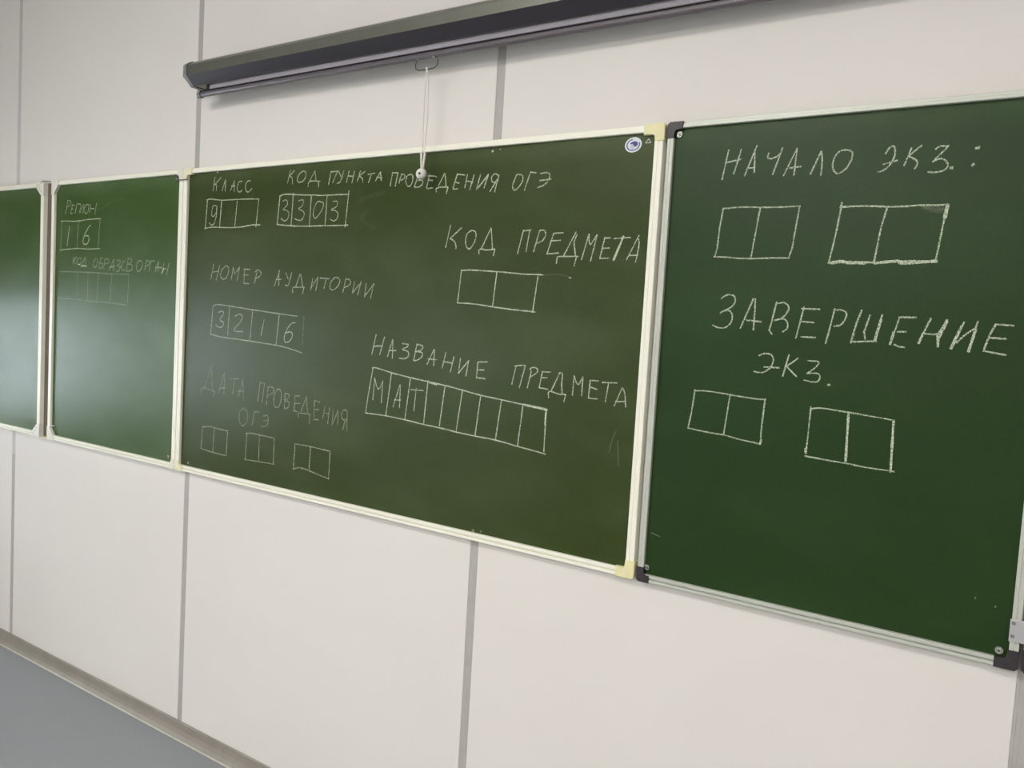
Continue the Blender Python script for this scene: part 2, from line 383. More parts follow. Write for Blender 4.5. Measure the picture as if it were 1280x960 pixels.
l2 = board('end_chalkboard', 'blank green chalkboard cut by the left edge of the picture', -1.7300, -.8960, (.0205, .0215, .0170, .0190), M_CREAM, M_BL)
for z, sz in ((ZB+1, -1), (ZB, 1)):
    for x, sx in ((-.8960, -1), (-1.73, 1)):
        g = part('corner_gusset', gusset(x, z, sx, sz, .058, .052, .018), M_WHITEP, l2, 'white triangular corner gusset')
        for k in range(3):
            b_ = bmesh.new(); cyl(b_, x+sx*(.045-.014*k), z+sz*(.010+.012*k), YFR-.0016, YFR-.0022, .0022, 10); part('rivet', b_, M_CORE, g)
# link pieces across the gap, fixed to the end board
part('link_wire', tube(bmesh.new(), [(-.912, YFR-.002, ZB+1.000), (-.890, YFR-.004, ZB+1.0045), (-.862, YFR-.004, ZB+1.001), (-.8390, YFR-.003, ZB+.9990)], .0016), M_BLACK, l2)
part('link_bar', B(-.8955, -.8362, -.018, -.010, ZB-.001, ZB+.003), M_YEL, l2)

part('gap_shade_strip', B(-.8945, -.8372, -.0040, -.0008, ZB+.004, ZB+.998), M_GAPSHADE, l2, 'brown strip standing in for the shade in the gap')  # added strip: shade between the boards put in as dark brown

RX0, RX1 = 1.7080, 2.4330
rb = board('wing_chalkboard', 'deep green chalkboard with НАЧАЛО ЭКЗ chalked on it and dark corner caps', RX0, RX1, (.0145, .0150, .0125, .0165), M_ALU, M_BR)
for x, z, sx, sz, ax, az, w_ in ((RX0, ZB+1, 1, -1, .034, .033, .0145), (RX1, ZB+1, -1, -1, .034, .033, .0145), (RX0, ZB, 1, 1, .029, .032, .0145), (RX1, ZB, -1, 1, .036, .034, .0165)):
    part('corner_cap', corner(x, z, sx, sz, ax, az, w_), M_BLACK, rb, 'dark plastic corner cap')
bolt(rb, 1.7330, ZB+.9750, .0068); bolt(rb, 1.7275, ZB+.0320, .0072); bolt(rb, 2.4035, ZB+.0275, .0072); bolt(rb, 2.4035, ZB+.9750, .0072)
hp = part('hinge_plate', B(2.4160, 2.4520, YFR-.0035, YFR-.0005, ZB+.050, ZB+.0900, bev=.0008), M_HINGE, rb, 'aluminium hinge plate')
for z in (.0600, .0830):
    b_ = bmesh.new(); cyl(b_, 2.4215, ZB+z, YFR-.0035, YFR-.0055, .0032, 14, .0018); part('rivet', b_, M_STEEL, hp)

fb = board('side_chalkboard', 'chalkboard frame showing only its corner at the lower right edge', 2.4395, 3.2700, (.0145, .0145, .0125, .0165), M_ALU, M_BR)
for x, z, sx, sz in ((2.4395, ZB+1, 1, -1), (3.27, ZB+1, -1, -1), (2.4395, ZB, 1, 1), (3.27, ZB, -1, 1)):
    part('corner_cap', corner(x, z, sx, sz, .034, .040, .0150), M_BLACK, fb, 'dark plastic corner cap')

# ------------------------------------------------------------------ chalk writing
# stroke data: kind, board, opacity, width in mm, strokes as x,z in half millimetres on the board plane
CHALK=[
('word','C',0.8,3.4,'307,1935 291,1850|368,1929 309,1887|299,1885 304,1885 312,1886 320,1886 325,1884 326,1877 326,1866 324,1856 323,1849|414,1911 382,1846|414,1911 414,1842|503,1900 467,1843|498,1900 504,1835|475,1870 509,1869|576,1893 571,1894 565,1896 558,1896 552,1895 546,1890 541,1883 537,1875 534,1868 532,1860 532,1853 533,1846 535,1840 540,1836 547,1832 554,1830 560,1830 566,1831 571,1835 576,1839 579,1841|657,1893 653,1893 646,1895 640,1895 633,1894 627,1890 620,1884 614,1878 611,1870 610,1862 611,1853 614,1843 617,1836 622,1831 628,1828 635,1826 642,1826 650,1830 658,1836 666,1842 672,1846'),
('boxes','C',0.85,3.4,'230,1791 235,1793 244,1796 263,1797 298,1794 343,1789 385,1785 419,1785 450,1785 485,1785 528,1785 575,1785 620,1784 666,1783 710,1781 741,1780|237,1791 223,1610|219,1610 236,1612 260,1615 293,1617 336,1616 385,1614 435,1612 482,1611 529,1611 572,1612 610,1615 644,1620 677,1623 710,1624 741,1623 763,1622|382,1782 370,1620|536,1774 521,1620|741,1780 723,1610'),
('number','C',0.75,3,'332,1751 326,1752 317,1755 308,1756 301,1755 296,1749 291,1740 288,1730 285,1720 284,1712 284,1703 285,1695 287,1690 291,1687 297,1685 304,1686 310,1688 315,1692 321,1698 327,1705 331,1713 334,1724 335,1737 336,1748 337,1750 337,1741 336,1724 335,1704 332,1687 328,1673 323,1660 318,1649 312,1640 306,1635 300,1632 293,1631 287,1631 280,1633 273,1638 267,1642 263,1646'),
('word','C',0.8,3.2,'1017,1939 995,1864|1052,1934 1010,1904|1010,1904 1015,1903 1021,1900 1028,1897 1033,1892 1036,1884 1037,1873 1039,1863 1039,1856|1117,1925 1112,1922 1105,1919 1098,1914 1092,1909 1087,1902 1083,1895 1080,1887 1078,1881 1080,1875 1084,1870 1089,1866 1095,1864 1102,1863 1111,1864 1120,1866 1129,1869 1136,1875 1144,1884 1150,1892 1154,1900 1154,1907 1151,1913 1147,1919 1142,1924 1136,1925 1129,1926 1122,1925 1117,1925|1226,1922 1184,1867|1226,1922 1238,1867|1175,1836 1174,1840 1173,1847 1174,1853 1176,1858 1180,1862 1186,1864 1194,1865 1205,1866 1220,1865 1240,1864 1259,1862 1271,1861|1259,1861 1261,1829'),
('word','C',0.8,3.2,'1358,1912 1342,1839|1358,1910 1410,1910|1410,1910 1375,1849|1418,1911 1440,1879|1460,1909 1458,1903 1455,1894 1451,1885 1448,1876 1445,1868 1441,1861 1438,1854 1434,1849 1428,1846 1421,1844 1415,1842 1410,1842|1501,1906 1485,1844|1498,1879 1538,1874|1543,1904 1528,1840|1590,1902 1568,1845|1624,1897 1580,1875|1580,1875 1584,1873 1591,1870 1598,1867 1603,1863 1607,1857 1609,1851 1610,1845 1611,1840|1646,1879 1698,1884|1674,1882 1654,1836|1740,1888 1706,1841|1740,1888 1748,1842|1712,1860 1753,1858'),
('boxes','C',0.85,3.4,'931,1790 942,1793 959,1797 986,1799 1027,1797 1078,1792 1125,1789 1166,1787 1204,1785 1235,1784 1250,1783 1258,1781 1276,1780 1314,1779 1362,1779 1406,1779 1446,1778 1483,1777 1509,1777|933,1790 918,1624|916,1622 946,1619 989,1615 1032,1612 1071,1609 1111,1608 1153,1607 1197,1606 1243,1607 1287,1607 1326,1606 1364,1606 1401,1606 1442,1606 1482,1606 1510,1606|1050,1803 1041,1613|1205,1785 1197,1608|1335,1779 1328,1608|1507,1797 1489,1596'),
('number','C',0.8,2.8,'960,1760 965,1761 973,1763 981,1765 988,1765 993,1763 997,1760 1000,1756 1002,1752 1002,1748 1002,1743 1000,1737 997,1732 989,1726 978,1720 969,1714 965,1709 969,1707 979,1706 991,1705 1000,1702 1006,1698 1012,1693 1015,1687 1017,1681 1017,1674 1015,1666 1012,1658 1008,1652 1002,1648 996,1644 989,1642 982,1642 973,1644 964,1649 956,1653 950,1656|1097,1755 1104,1756 1113,1759 1123,1760 1131,1761 1135,1759 1138,1756 1140,1752 1140,1748 1139,1742 1137,1736 1133,1730 1129,1725 1121,1720 1112,1716 1103,1712 1100,1708 1104,1705 1112,1703 1122,1701 1130,1699 1137,1695 1143,1691 1147,1686 1150,1681 1150,1674 1149,1667 1145,1661 1141,1655 1137,1650 1131,1645 1125,1642 1117,1641 1106,1642 1092,1645 1080,1649 1071,1652|1303,1739 1296,1741 1284,1744 1272,1746 1262,1746 1254,1742 1248,1737 1243,1729 1238,1721 1234,1712 1230,1701 1227,1691 1226,1681 1226,1674 1227,1668 1230,1663 1232,1658 1235,1654 1238,1651 1242,1650 1247,1651 1255,1656 1264,1663 1274,1671 1282,1680 1289,1688 1296,1697 1301,1705 1305,1713 1307,1721 1306,1728 1306,1734 1305,1739|1383,1742 1389,1742 1397,1743 1406,1743 1412,1742 1416,1741 1419,1739 1421,1736 1421,1732 1420,1727 1419,1721 1415,1715 1410,1710 1401,1706 1387,1703 1376,1700 1371,1697 1376,1695 1388,1693 1401,1691 1412,1687 1418,1683 1423,1678 1427,1673 1429,1667 1429,1662 1428,1656 1426,1650 1422,1645 1417,1640 1410,1636 1403,1633 1395,1632 1387,1633 1379,1637 1371,1642 1366,1645'),
('word','C',0.85,3.2,'1828,1880 1816,1809|1828,1878 1867,1877|1867,1877 1852,1807|1893,1869 1878,1822|1893,1869 1897,1868 1903,1867 1910,1865 1914,1862 1917,1859 1918,1855 1917,1851 1915,1847 1910,1843 1903,1840 1896,1837 1891,1835|1960,1863 1955,1863 1948,1862 1941,1861 1936,1859 1931,1853 1928,1846 1926,1838 1925,1830 1927,1823 1930,1815 1935,1808 1939,1803 1944,1801 1950,1801 1955,1802 1960,1805 1964,1810 1969,1818 1972,1826 1974,1833 1975,1840 1974,1848 1973,1854 1970,1859 1966,1862 1961,1863 1956,1864 1953,1864|2012,1860 1988,1799|2012,1858 2017,1858 2026,1858 2034,1857 2039,1856 2041,1853 2041,1849 2040,1844 2037,1840 2032,1837 2025,1834 2018,1831 2014,1829|2014,1829 2019,1829 2027,1829 2036,1829 2041,1827 2044,1824 2045,1819 2044,1814 2042,1809 2039,1805 2033,1801 2026,1797 2019,1795 2012,1794 2003,1794 1994,1795 1988,1795|2087,1856 2071,1787|2077,1849 2083,1848 2092,1848 2102,1848 2111,1847 2119,1846 2127,1844 2133,1842 2138,1841|2077,1828 2109,1824|2074,1800 2073,1797 2072,1792 2072,1787 2075,1784 2082,1784 2093,1784 2104,1786 2112,1786|2187,1856 2151,1794|2190,1855 2202,1789|2140,1764 2138,1767 2136,1771 2135,1775 2135,1779 2139,1782 2145,1784 2153,1786 2161,1787 2173,1787 2188,1787 2202,1786 2211,1785|2214,1785 2205,1753|2271,1849 2247,1779|2271,1848 2318,1841|2261,1809 2284,1802|2247,1774 2277,1773|2335,1843 2323,1778|2335,1810 2373,1803|2377,1838 2355,1767|2417,1838 2397,1765|2466,1836 2406,1772|2466,1836 2443,1771|2527,1825 2525,1827 2521,1831 2516,1834 2512,1836 2506,1836 2501,1835 2495,1832 2491,1829 2488,1825 2486,1819 2486,1813 2486,1808 2489,1803 2493,1799 2497,1796 2502,1795 2508,1797 2515,1802 2521,1807 2525,1811|2530,1830 2509,1748|2511,1794 2481,1752'),
('word','C',0.85,3,'2654,1823 2651,1824 2646,1826 2641,1828 2637,1827 2633,1822 2630,1816 2627,1808 2624,1801 2621,1794 2617,1786 2615,1779 2614,1773 2615,1766 2617,1760 2620,1756 2624,1753 2629,1753 2635,1754 2641,1757 2647,1762 2653,1768 2660,1777 2667,1786 2671,1794 2672,1801 2672,1809 2671,1815 2669,1820 2665,1823 2660,1825 2655,1825 2651,1826|2714,1834 2685,1750|2714,1833 2745,1829|2771,1824 2777,1825 2785,1826 2794,1827 2801,1827 2808,1826 2814,1824 2820,1821 2823,1817 2824,1811 2823,1805 2821,1798 2818,1791 2813,1785 2808,1779 2802,1774 2794,1769 2786,1765 2775,1763 2765,1760 2759,1759|2769,1791 2830,1795'),
('word','C',0.9,3.2,'2244,1590 2219,1478|2316,1577 2245,1523|2245,1523 2249,1522 2256,1519 2263,1516 2268,1513 2273,1509 2277,1505 2280,1500 2283,1495 2284,1489 2286,1483 2287,1477 2287,1472|2380,1562 2375,1559 2367,1556 2359,1551 2353,1545 2349,1536 2347,1526 2346,1514 2346,1505 2347,1496 2350,1489 2353,1482 2357,1477 2361,1473 2366,1471 2371,1470 2377,1472 2383,1477 2390,1486 2397,1495 2403,1504 2406,1513 2408,1522 2410,1531 2410,1539 2409,1546 2406,1551 2403,1556 2399,1559 2393,1561 2386,1562 2378,1562 2374,1562|2500,1572 2448,1472|2501,1572 2516,1471|2435,1445 2434,1449 2433,1453 2432,1458 2432,1462 2434,1465 2436,1467 2440,1468 2445,1469 2453,1469 2462,1467 2472,1465 2483,1464 2495,1465 2509,1466 2522,1467 2531,1468|2530,1466 2523,1435'),
('word','C',0.9,3,'2693,1559 2666,1444|2691,1555 2736,1559|2729,1556 2715,1456|2785,1555 2758,1454|2785,1555 2790,1556 2798,1557 2806,1557 2813,1555 2816,1551 2819,1546 2820,1540 2820,1534 2818,1527 2814,1520 2810,1513 2805,1508 2798,1504 2790,1501 2783,1498 2777,1496|2865,1542 2834,1444|2865,1541 2918,1543|2851,1506 2904,1508|2834,1444 2897,1449|2985,1545 2926,1435|2991,1534 2977,1499 2990,1435|2890,1400 2890,1404 2890,1410 2890,1416 2891,1421 2891,1425 2890,1428 2892,1431 2901,1432 2923,1433 2953,1433 2983,1433 3004,1433|2996,1433 2986,1389|3054,1535 3023,1419|3055,1534 3055,1528 3056,1520 3056,1511 3057,1503 3059,1497 3061,1492 3063,1489 3065,1487 3068,1489 3070,1492 3073,1497 3077,1503 3082,1510 3087,1519 3093,1527 3096,1532|3096,1530 3071,1412|3137,1520 3118,1426|3135,1516 3164,1516|3126,1470 3162,1471|3118,1424 3164,1425|3230,1522 3188,1417|3183,1513 3265,1517|3305,1525 3252,1418|3304,1510 3305,1506 3307,1501 3308,1494 3309,1483 3307,1466 3303,1444 3300,1423 3297,1409|3261,1437 3307,1439'),
('extra','C',1,5,'3230,1522 3188,1417'),
('boxes','C',0.95,3,'2328,1361 2339,1362 2356,1363 2378,1364 2404,1364 2435,1363 2471,1361 2519,1359 2572,1357 2617,1354 2649,1352 2673,1350 2699,1348 2732,1347 2765,1347 2791,1347 2806,1346 2814,1345 2819,1344|2330,1361 2316,1198|2314,1197 2344,1196 2386,1196 2427,1194 2462,1191 2497,1188 2533,1184 2571,1181 2612,1178 2653,1175 2702,1172 2752,1170 2787,1168|2550,1354 2536,1188|2792,1345 2773,1165'),
('line','C',0.25,2,'2819,1345 2834,1346 2856,1348 2879,1349 2896,1350 2908,1350 2915,1349 2922,1348 2929,1346 2940,1344 2951,1340 2961,1336 2968,1334'),
('dot','C',1,4,'2964,1334 2972,1334'),
('word','C',0.85,3,'2696,899 2677,809|2689,900 2692,901 2697,902 2703,904 2710,905 2720,906 2732,907 2743,908 2750,908|2750,908 2722,796|2780,893 2781,891 2783,887 2785,882 2785,876 2783,866 2781,855 2778,843 2775,832 2773,823 2771,814 2770,807 2769,801|2776,893 2780,895 2785,898 2791,901 2797,902 2803,902 2810,901 2816,899 2820,896 2822,893 2823,889 2821,884 2817,878 2808,871 2796,863 2784,856 2776,851|2849,887 2836,808|2848,885 2893,887|2843,856 2877,859|2836,808 2885,805|2945,888 2903,796|2942,888 2945,888 2950,889 2955,888 2959,884 2960,873 2960,859 2959,844 2959,830 2961,818 2963,807 2964,797 2966,790|2892,765 2891,770 2890,778 2889,786 2890,791 2891,794 2894,796 2898,796 2903,796 2912,794 2923,792 2934,789 2945,788 2957,787 2968,788 2979,788 2986,789|2985,788 2977,754|3023,880 3021,788|3023,880 3026,875 3029,868 3032,861 3035,855 3038,850 3041,846 3044,842 3046,841 3049,841 3051,843 3053,846 3056,851 3059,857 3063,865 3067,873 3070,878|3070,878 3070,791|3110,867 3106,785|3110,867 3152,867|3111,835 3146,828|3107,784 3153,784|3172,862 3248,866|3204,860 3194,776|3274,847 3240,760|3275,847 3278,843 3282,837 3285,830 3289,820 3292,806 3294,789 3296,773 3298,762|3245,781 3294,787'),
('word','C',0.62,3.4,'323,1383 298,1282|311,1330 372,1336|385,1374 352,1278|445,1370 438,1366 428,1360 417,1353 409,1346 403,1337 399,1327 396,1316 396,1308 399,1300 405,1294 412,1289 420,1286 429,1286 439,1288 448,1292 457,1299 464,1309 470,1322 474,1335 477,1346 475,1355 471,1361 465,1366 460,1370 455,1372 450,1371 444,1370 441,1370|520,1361 505,1285|520,1361 537,1319 583,1366|583,1366 561,1282|630,1353 628,1264|623,1351 684,1351|625,1315 668,1316|628,1264 678,1262|751,1345 728,1262|731,1335 735,1338 742,1343 750,1348 758,1349 766,1347 775,1343 783,1337 787,1331 787,1326 785,1320 780,1314 774,1308 765,1304 753,1300 741,1296 733,1294'),
('word','C',0.62,3.4,'957,1347 912,1252|950,1347 953,1257|920,1291 969,1295|1011,1334 1033,1299|1063,1335 1060,1325 1056,1312 1051,1297 1047,1286 1044,1277 1041,1269 1039,1263 1035,1259 1029,1257 1022,1258 1016,1259 1011,1260|1135,1327 1101,1249|1142,1327 1163,1251|1077,1217 1077,1223 1076,1231 1076,1240 1078,1246 1081,1249 1085,1249 1091,1249 1101,1249 1118,1250 1141,1250 1163,1251 1178,1251|1172,1251 1165,1213|1245,1302 1230,1232|1288,1311 1229,1245|1288,1311 1274,1233|1307,1307 1381,1304|1356,1304 1341,1248|1423,1311 1417,1306 1409,1299 1400,1291 1394,1283 1391,1275 1389,1267 1388,1259 1390,1253 1394,1248 1400,1243 1407,1241 1415,1241 1425,1245 1436,1251 1447,1259 1456,1267 1461,1275 1464,1283 1466,1291 1466,1297 1463,1302 1459,1306 1453,1309 1447,1311 1439,1312 1431,1311 1423,1310 1417,1309|1513,1306 1494,1230|1513,1306 1520,1305 1531,1304 1541,1302 1548,1298 1551,1293 1551,1286 1548,1279 1544,1273 1536,1268 1524,1263 1512,1259 1504,1256|1584,1291 1568,1228|1636,1292 1570,1228|1633,1292 1611,1219|1671,1280 1664,1209|1729,1281 1666,1214|1729,1281 1709,1202'),
('boxes','C',0.7,3.2,'330,1111 336,1114 346,1119 360,1122 380,1123 405,1123 436,1122 476,1120 522,1116 571,1113 616,1110 664,1106 722,1102 800,1098 887,1092 965,1088 1032,1084 1091,1081 1131,1079|330,1109 316,934|309,932 332,928 367,923 417,918 485,915 566,913 654,910 756,906 864,901 949,897 998,893 1027,890 1057,886 1100,879 1145,872 1175,866|497,1110 488,934|722,1102 705,910|968,1086 949,904'),
('boxes','C',0.35,3,'1182,1081 1180,900'),
('number','C',0.75,3.2,'390,1073 397,1076 406,1079 415,1083 423,1084 430,1082 436,1078 439,1072 439,1065 432,1056 420,1045 409,1034 404,1025 409,1021 421,1018 434,1016 442,1013 444,1007 444,1001 441,994 436,989 429,984 419,980 408,978 399,977 390,980 381,984 373,989 367,993|556,1056 563,1059 574,1064 585,1069 595,1071 604,1071 613,1068 620,1064 625,1059 625,1052 624,1045 619,1036 612,1025 596,1011 574,995 555,979 549,967 563,962 589,961 618,962 637,963|831,1046 808,949|1113,1040 1106,1040 1096,1039 1085,1036 1075,1032 1066,1026 1058,1018 1051,1009 1044,1000 1036,989 1029,976 1023,964 1020,953 1019,944 1020,935 1024,928 1028,922 1035,920 1043,919 1053,921 1061,924 1070,931 1078,939 1085,949 1089,957 1090,965 1088,973 1083,979 1077,983 1069,984 1057,982 1046,979 1038,977'),
('word','C',0.38,3.6,'340,731 264,573|340,731 340,717 340,697 340,675 342,654 344,632 348,609 352,588 355,574|233,525 233,534 232,546 233,558 238,567 245,572 255,575 267,576 283,575 306,573 335,569 363,564 381,561|381,561 364,530|472,697 414,555|472,697 471,556|431,589 481,597|528,659 613,664|571,658 558,564|656,672 613,553|653,672 665,539|612,585 666,594'),
('word','C',0.42,3.6,'817,662 800,536|811,661 852,657|858,658 841,537|893,638 882,529|893,638 903,639 916,640 930,640 939,638 944,633 945,626 944,619 941,611 932,604 919,596 905,589 896,584|974,626 970,621 963,615 957,606 953,597 950,587 949,574 949,562 950,551 951,542 954,534 958,527 963,522 969,520 976,520 984,521 991,525 997,530 1003,538 1008,547 1011,557 1014,570 1015,585 1015,599 1014,611 1011,619 1006,625 1001,629 996,632 990,633 984,632 978,631 973,630|1047,614 1045,523|1047,614 1054,613 1064,613 1074,612 1081,609 1083,605 1083,599 1080,592 1077,586 1069,582 1059,578 1050,575 1046,572 1052,570 1063,569 1075,568 1083,565 1086,558 1086,550 1084,541 1080,534 1072,529 1062,525 1052,521 1045,519|1136,607 1130,517|1136,607 1179,610|1133,560 1181,567|1130,517 1168,513|1232,609 1190,516|1232,609 1249,514|1170,480 1169,484 1168,491 1167,497 1169,502 1174,505 1181,507 1190,508 1201,509 1217,510 1238,510 1257,509 1270,509|1270,509 1266,457|1302,594 1303,498|1302,595 1346,591|1303,542 1342,546|1300,483 1340,486|1392,573 1376,499|1384,529 1425,530|1428,563 1418,474|1459,555 1454,468|1499,556 1459,479|1499,556 1499,473|1569,563 1563,564 1555,565 1546,565 1539,563 1534,559 1530,552 1527,544 1526,537 1526,529 1528,521 1532,514 1537,510 1545,508 1555,510 1565,512 1572,513|1570,563 1574,449|1557,505 1541,453'),
('word','C',0.38,3.6,'690,482 682,481 671,481 658,478 648,474 641,466 634,455 629,443 626,432 627,420 630,407 635,395 641,386 648,379 655,375 664,372 672,374 681,379 691,388 700,398 706,409 710,421 712,434 712,446 710,457 705,465 697,472 690,478 684,482|774,473 755,387|774,473 821,476|852,453 860,455 871,458 883,461 892,461 898,456 902,449 904,440 905,431 904,423 901,414 896,405 890,399 879,395 866,392 853,391 844,390|865,427 903,433'),
('boxes','C',0.5,3.2,'260,319 284,322 317,327 348,330 370,329 389,327 413,326 450,324 492,323 521,322|264,320 254,176|251,176 277,173 314,170 357,166 412,164 471,163 513,161|385,322 376,167|521,322 513,161'),
('boxes','C',0.5,3.2,'699,328 713,330 734,334 758,336 786,336 818,335 853,334 894,333 938,332 968,331|709,326 702,165|696,163 726,164 768,166 815,167 871,169 930,171 972,172|829,333 829,169|966,331 966,169'),
('boxes','C',0.55,3.2,'1147,320 1179,320 1225,321 1276,321 1337,319 1403,317 1448,315|1153,320 1145,168|1145,166 1156,171 1171,177 1188,182 1205,184 1223,183 1242,182 1259,181 1275,178 1296,175 1322,171 1352,166 1380,162 1407,159 1431,156 1448,154|1285,322 1280,173|1448,315 1445,153'),
('word','C',0.85,3.2,'1764,1005 1739,896|1752,941 1812,945|1827,995 1797,895|1887,985 1855,890|1889,985 1891,884|1861,923 1914,927|1958,967 1966,967 1978,967 1990,966 1998,965 2001,963 2000,959 1997,955 1993,952 1985,948 1974,944 1963,940 1960,937 1966,934 1978,932 1991,930 2001,926 2004,920 2006,913 2005,906 2002,900 1998,896 1991,892 1983,889 1974,887 1965,886 1955,886 1946,887 1940,887|2060,969 2043,886|2060,969 2069,968 2081,967 2092,965 2100,963 2102,958 2100,952 2096,946 2090,941 2082,937 2070,934 2059,931 2052,929|2052,929 2061,930 2074,930 2087,930 2097,928 2101,924 2102,919 2101,913 2098,907 2092,901 2084,894 2074,889 2066,885 2058,883 2051,882 2045,883 2041,883|2178,950 2136,869|2181,951 2181,866|2138,897 2198,897|2258,939 2238,857|2244,891 2301,887|2312,921 2293,840|2354,916 2346,838|2407,907 2346,838|2407,907 2394,828|2465,905 2461,825|2465,905 2523,909|2468,866 2505,867|2461,825 2516,824'),
('boxes','C',0.9,3.2,'1747,820 1752,821 1760,823 1778,822 1809,818 1850,811 1892,804 1936,799 1981,794 2027,789 2072,785 2117,781 2162,777 2208,773 2253,769 2293,765 2323,761 2348,758 2378,754 2417,749 2460,743 2502,738 2542,735 2581,732 2622,729 2666,725 2712,721 2757,717 2806,713 2854,710 2888,707|1753,820 1726,669 1712,566|1712,566 1753,566 1810,567 1866,566 1914,565 1961,562 2007,560 2054,556 2100,552 2144,549 2187,547 2228,545 2265,543 2295,541 2321,538 2351,535 2390,533 2433,531 2476,529 2516,528 2556,527 2597,525 2641,521 2686,516 2734,510 2792,505 2852,499 2894,494|1890,801 1864,570|2027,789 2001,562|2148,784 2133,554|2263,764 2240,556|2378,754 2351,537|2494,737 2473,535|2622,729 2599,528|2750,716 2732,513|2883,707 2884,505'),
('extra','C',0.9,5,'2752,718 2888,707|2162,774 2207,767|2883,707 2882,638'),
('word','C',0.8,3,'1769,768 1762,645|1769,768 1771,760 1775,749 1779,738 1784,728 1788,720 1793,713 1798,708 1803,708 1810,715 1818,728 1825,741 1830,750|1830,755 1826,634|1955,745 1913,620|1958,745 1959,620|1919,659 1966,663|2031,726 2119,728|2070,736 2061,612'),
('faint','C',0.12,4,'3258,649 3241,606 3230,549|3269,605 3282,492'),
('word','L',0.62,3.4,'-1464,1850 -1496,1750|-1471,1851 -1462,1850 -1449,1850 -1437,1848 -1428,1845 -1423,1840 -1421,1833 -1422,1826 -1427,1819 -1438,1813 -1455,1807 -1472,1802 -1483,1798|-1398,1818 -1424,1755|-1398,1814 -1370,1812|-1411,1785 -1387,1784|-1428,1754 -1396,1753|-1335,1820 -1358,1753|-1335,1821 -1286,1818|-1279,1814 -1297,1752|-1244,1813 -1290,1755|-1238,1813 -1249,1750|-1203,1812 -1209,1807 -1217,1801 -1225,1794 -1230,1787 -1231,1778 -1230,1769 -1228,1760 -1224,1753 -1218,1749 -1210,1747 -1201,1747 -1194,1749 -1188,1754 -1182,1761 -1178,1770 -1174,1778 -1173,1785 -1172,1794 -1173,1801 -1176,1807 -1181,1810 -1189,1811 -1198,1811 -1203,1812|-1149,1813 -1160,1752|-1154,1781 -1100,1779|-1068,1814 -1085,1739'),
('boxes','L',0.75,3.4,'-1559,1698 -1543,1698 -1520,1697 -1486,1697 -1440,1695 -1385,1692 -1330,1692 -1280,1694 -1230,1698 -1178,1701 -1116,1702 -1051,1703 -1006,1703|-1568,1476 -1537,1478 -1494,1481 -1449,1483 -1408,1485 -1366,1487 -1321,1488 -1273,1487 -1221,1485 -1169,1483 -1110,1484 -1051,1485 -1010,1486'),
('boxes','L',0.45,3.8,'-1544,1702 -1558,1477|-1309,1687 -1324,1492|-1017,1700 -1034,1487'),
('number','L',0.75,4,'-1434,1654 -1465,1511|-1142,1658 -1148,1655 -1156,1651 -1166,1645 -1175,1638 -1185,1629 -1195,1618 -1206,1606 -1215,1595 -1223,1583 -1231,1572 -1237,1560 -1240,1550 -1241,1542 -1239,1534 -1234,1527 -1228,1522 -1219,1519 -1207,1519 -1194,1519 -1184,1522 -1176,1527 -1169,1534 -1164,1542 -1161,1550 -1159,1558 -1159,1566 -1161,1574 -1166,1579 -1176,1581 -1190,1581 -1204,1580 -1214,1580'),
('word','L',0.52,3.6,'-1364,1420 -1376,1368|-1326,1424 -1367,1394|-1367,1394 -1331,1372|-1290,1417 -1296,1413 -1305,1407 -1313,1401 -1318,1394 -1317,1387 -1314,1379 -1309,1372 -1302,1368 -1295,1368 -1285,1370 -1275,1374 -1268,1380 -1264,1386 -1261,1395 -1261,1403 -1262,1409 -1267,1413 -1275,1415 -1282,1416 -1288,1417|-1201,1424 -1247,1372|-1201,1424 -1194,1361|-1260,1350 -1260,1363 -1184,1364 -1180,1349'),
('extra','L',0.9,3.2,'-1302,1368 -1274,1368|-1260,1356 -1184,1356|-877,1351 -813,1357|-742,1354 -724,1358'),
('word','L',0.52,3.6,'-1058,1414 -1064,1409 -1074,1403 -1084,1395 -1090,1388 -1093,1379 -1093,1370 -1092,1361 -1089,1355 -1084,1351 -1077,1348 -1069,1348 -1062,1350 -1054,1355 -1047,1363 -1040,1372 -1036,1381 -1036,1389 -1039,1397 -1042,1405 -1044,1410|-998,1414 -1015,1344|-998,1414 -971,1416|-1010,1381 -1001,1381 -989,1381 -977,1380 -970,1378 -967,1371 -967,1363 -970,1355 -975,1348 -983,1345 -995,1344 -1007,1343 -1015,1343|-938,1410 -955,1334|-938,1410 -929,1410 -915,1410 -901,1409 -892,1407 -889,1402 -889,1394 -892,1387 -898,1382 -909,1378 -924,1376 -939,1375 -950,1374|-821,1411 -882,1331|-821,1411 -824,1328|-783,1400 -775,1401 -763,1402 -752,1402 -745,1400 -742,1395 -743,1388 -746,1381 -750,1375 -757,1371 -768,1369 -777,1367 -781,1364 -777,1362 -766,1360 -756,1357 -749,1354 -747,1348 -747,1341 -750,1334 -754,1329 -761,1326 -770,1324 -779,1322 -785,1321|-681,1393 -687,1394 -696,1394 -705,1393 -713,1390 -717,1381 -721,1369 -724,1357 -723,1347 -719,1340 -712,1335 -704,1331 -697,1330 -692,1330 -686,1334 -682,1338 -679,1340|-645,1415 -660,1326|-645,1415 -636,1414 -622,1413 -609,1411 -601,1408 -600,1402 -602,1395 -606,1388 -613,1383 -624,1380 -639,1378 -651,1377 -656,1376 -646,1375 -627,1374 -607,1373 -593,1369 -589,1362 -588,1352 -591,1342 -598,1334 -611,1329 -629,1326 -647,1324 -659,1323'),
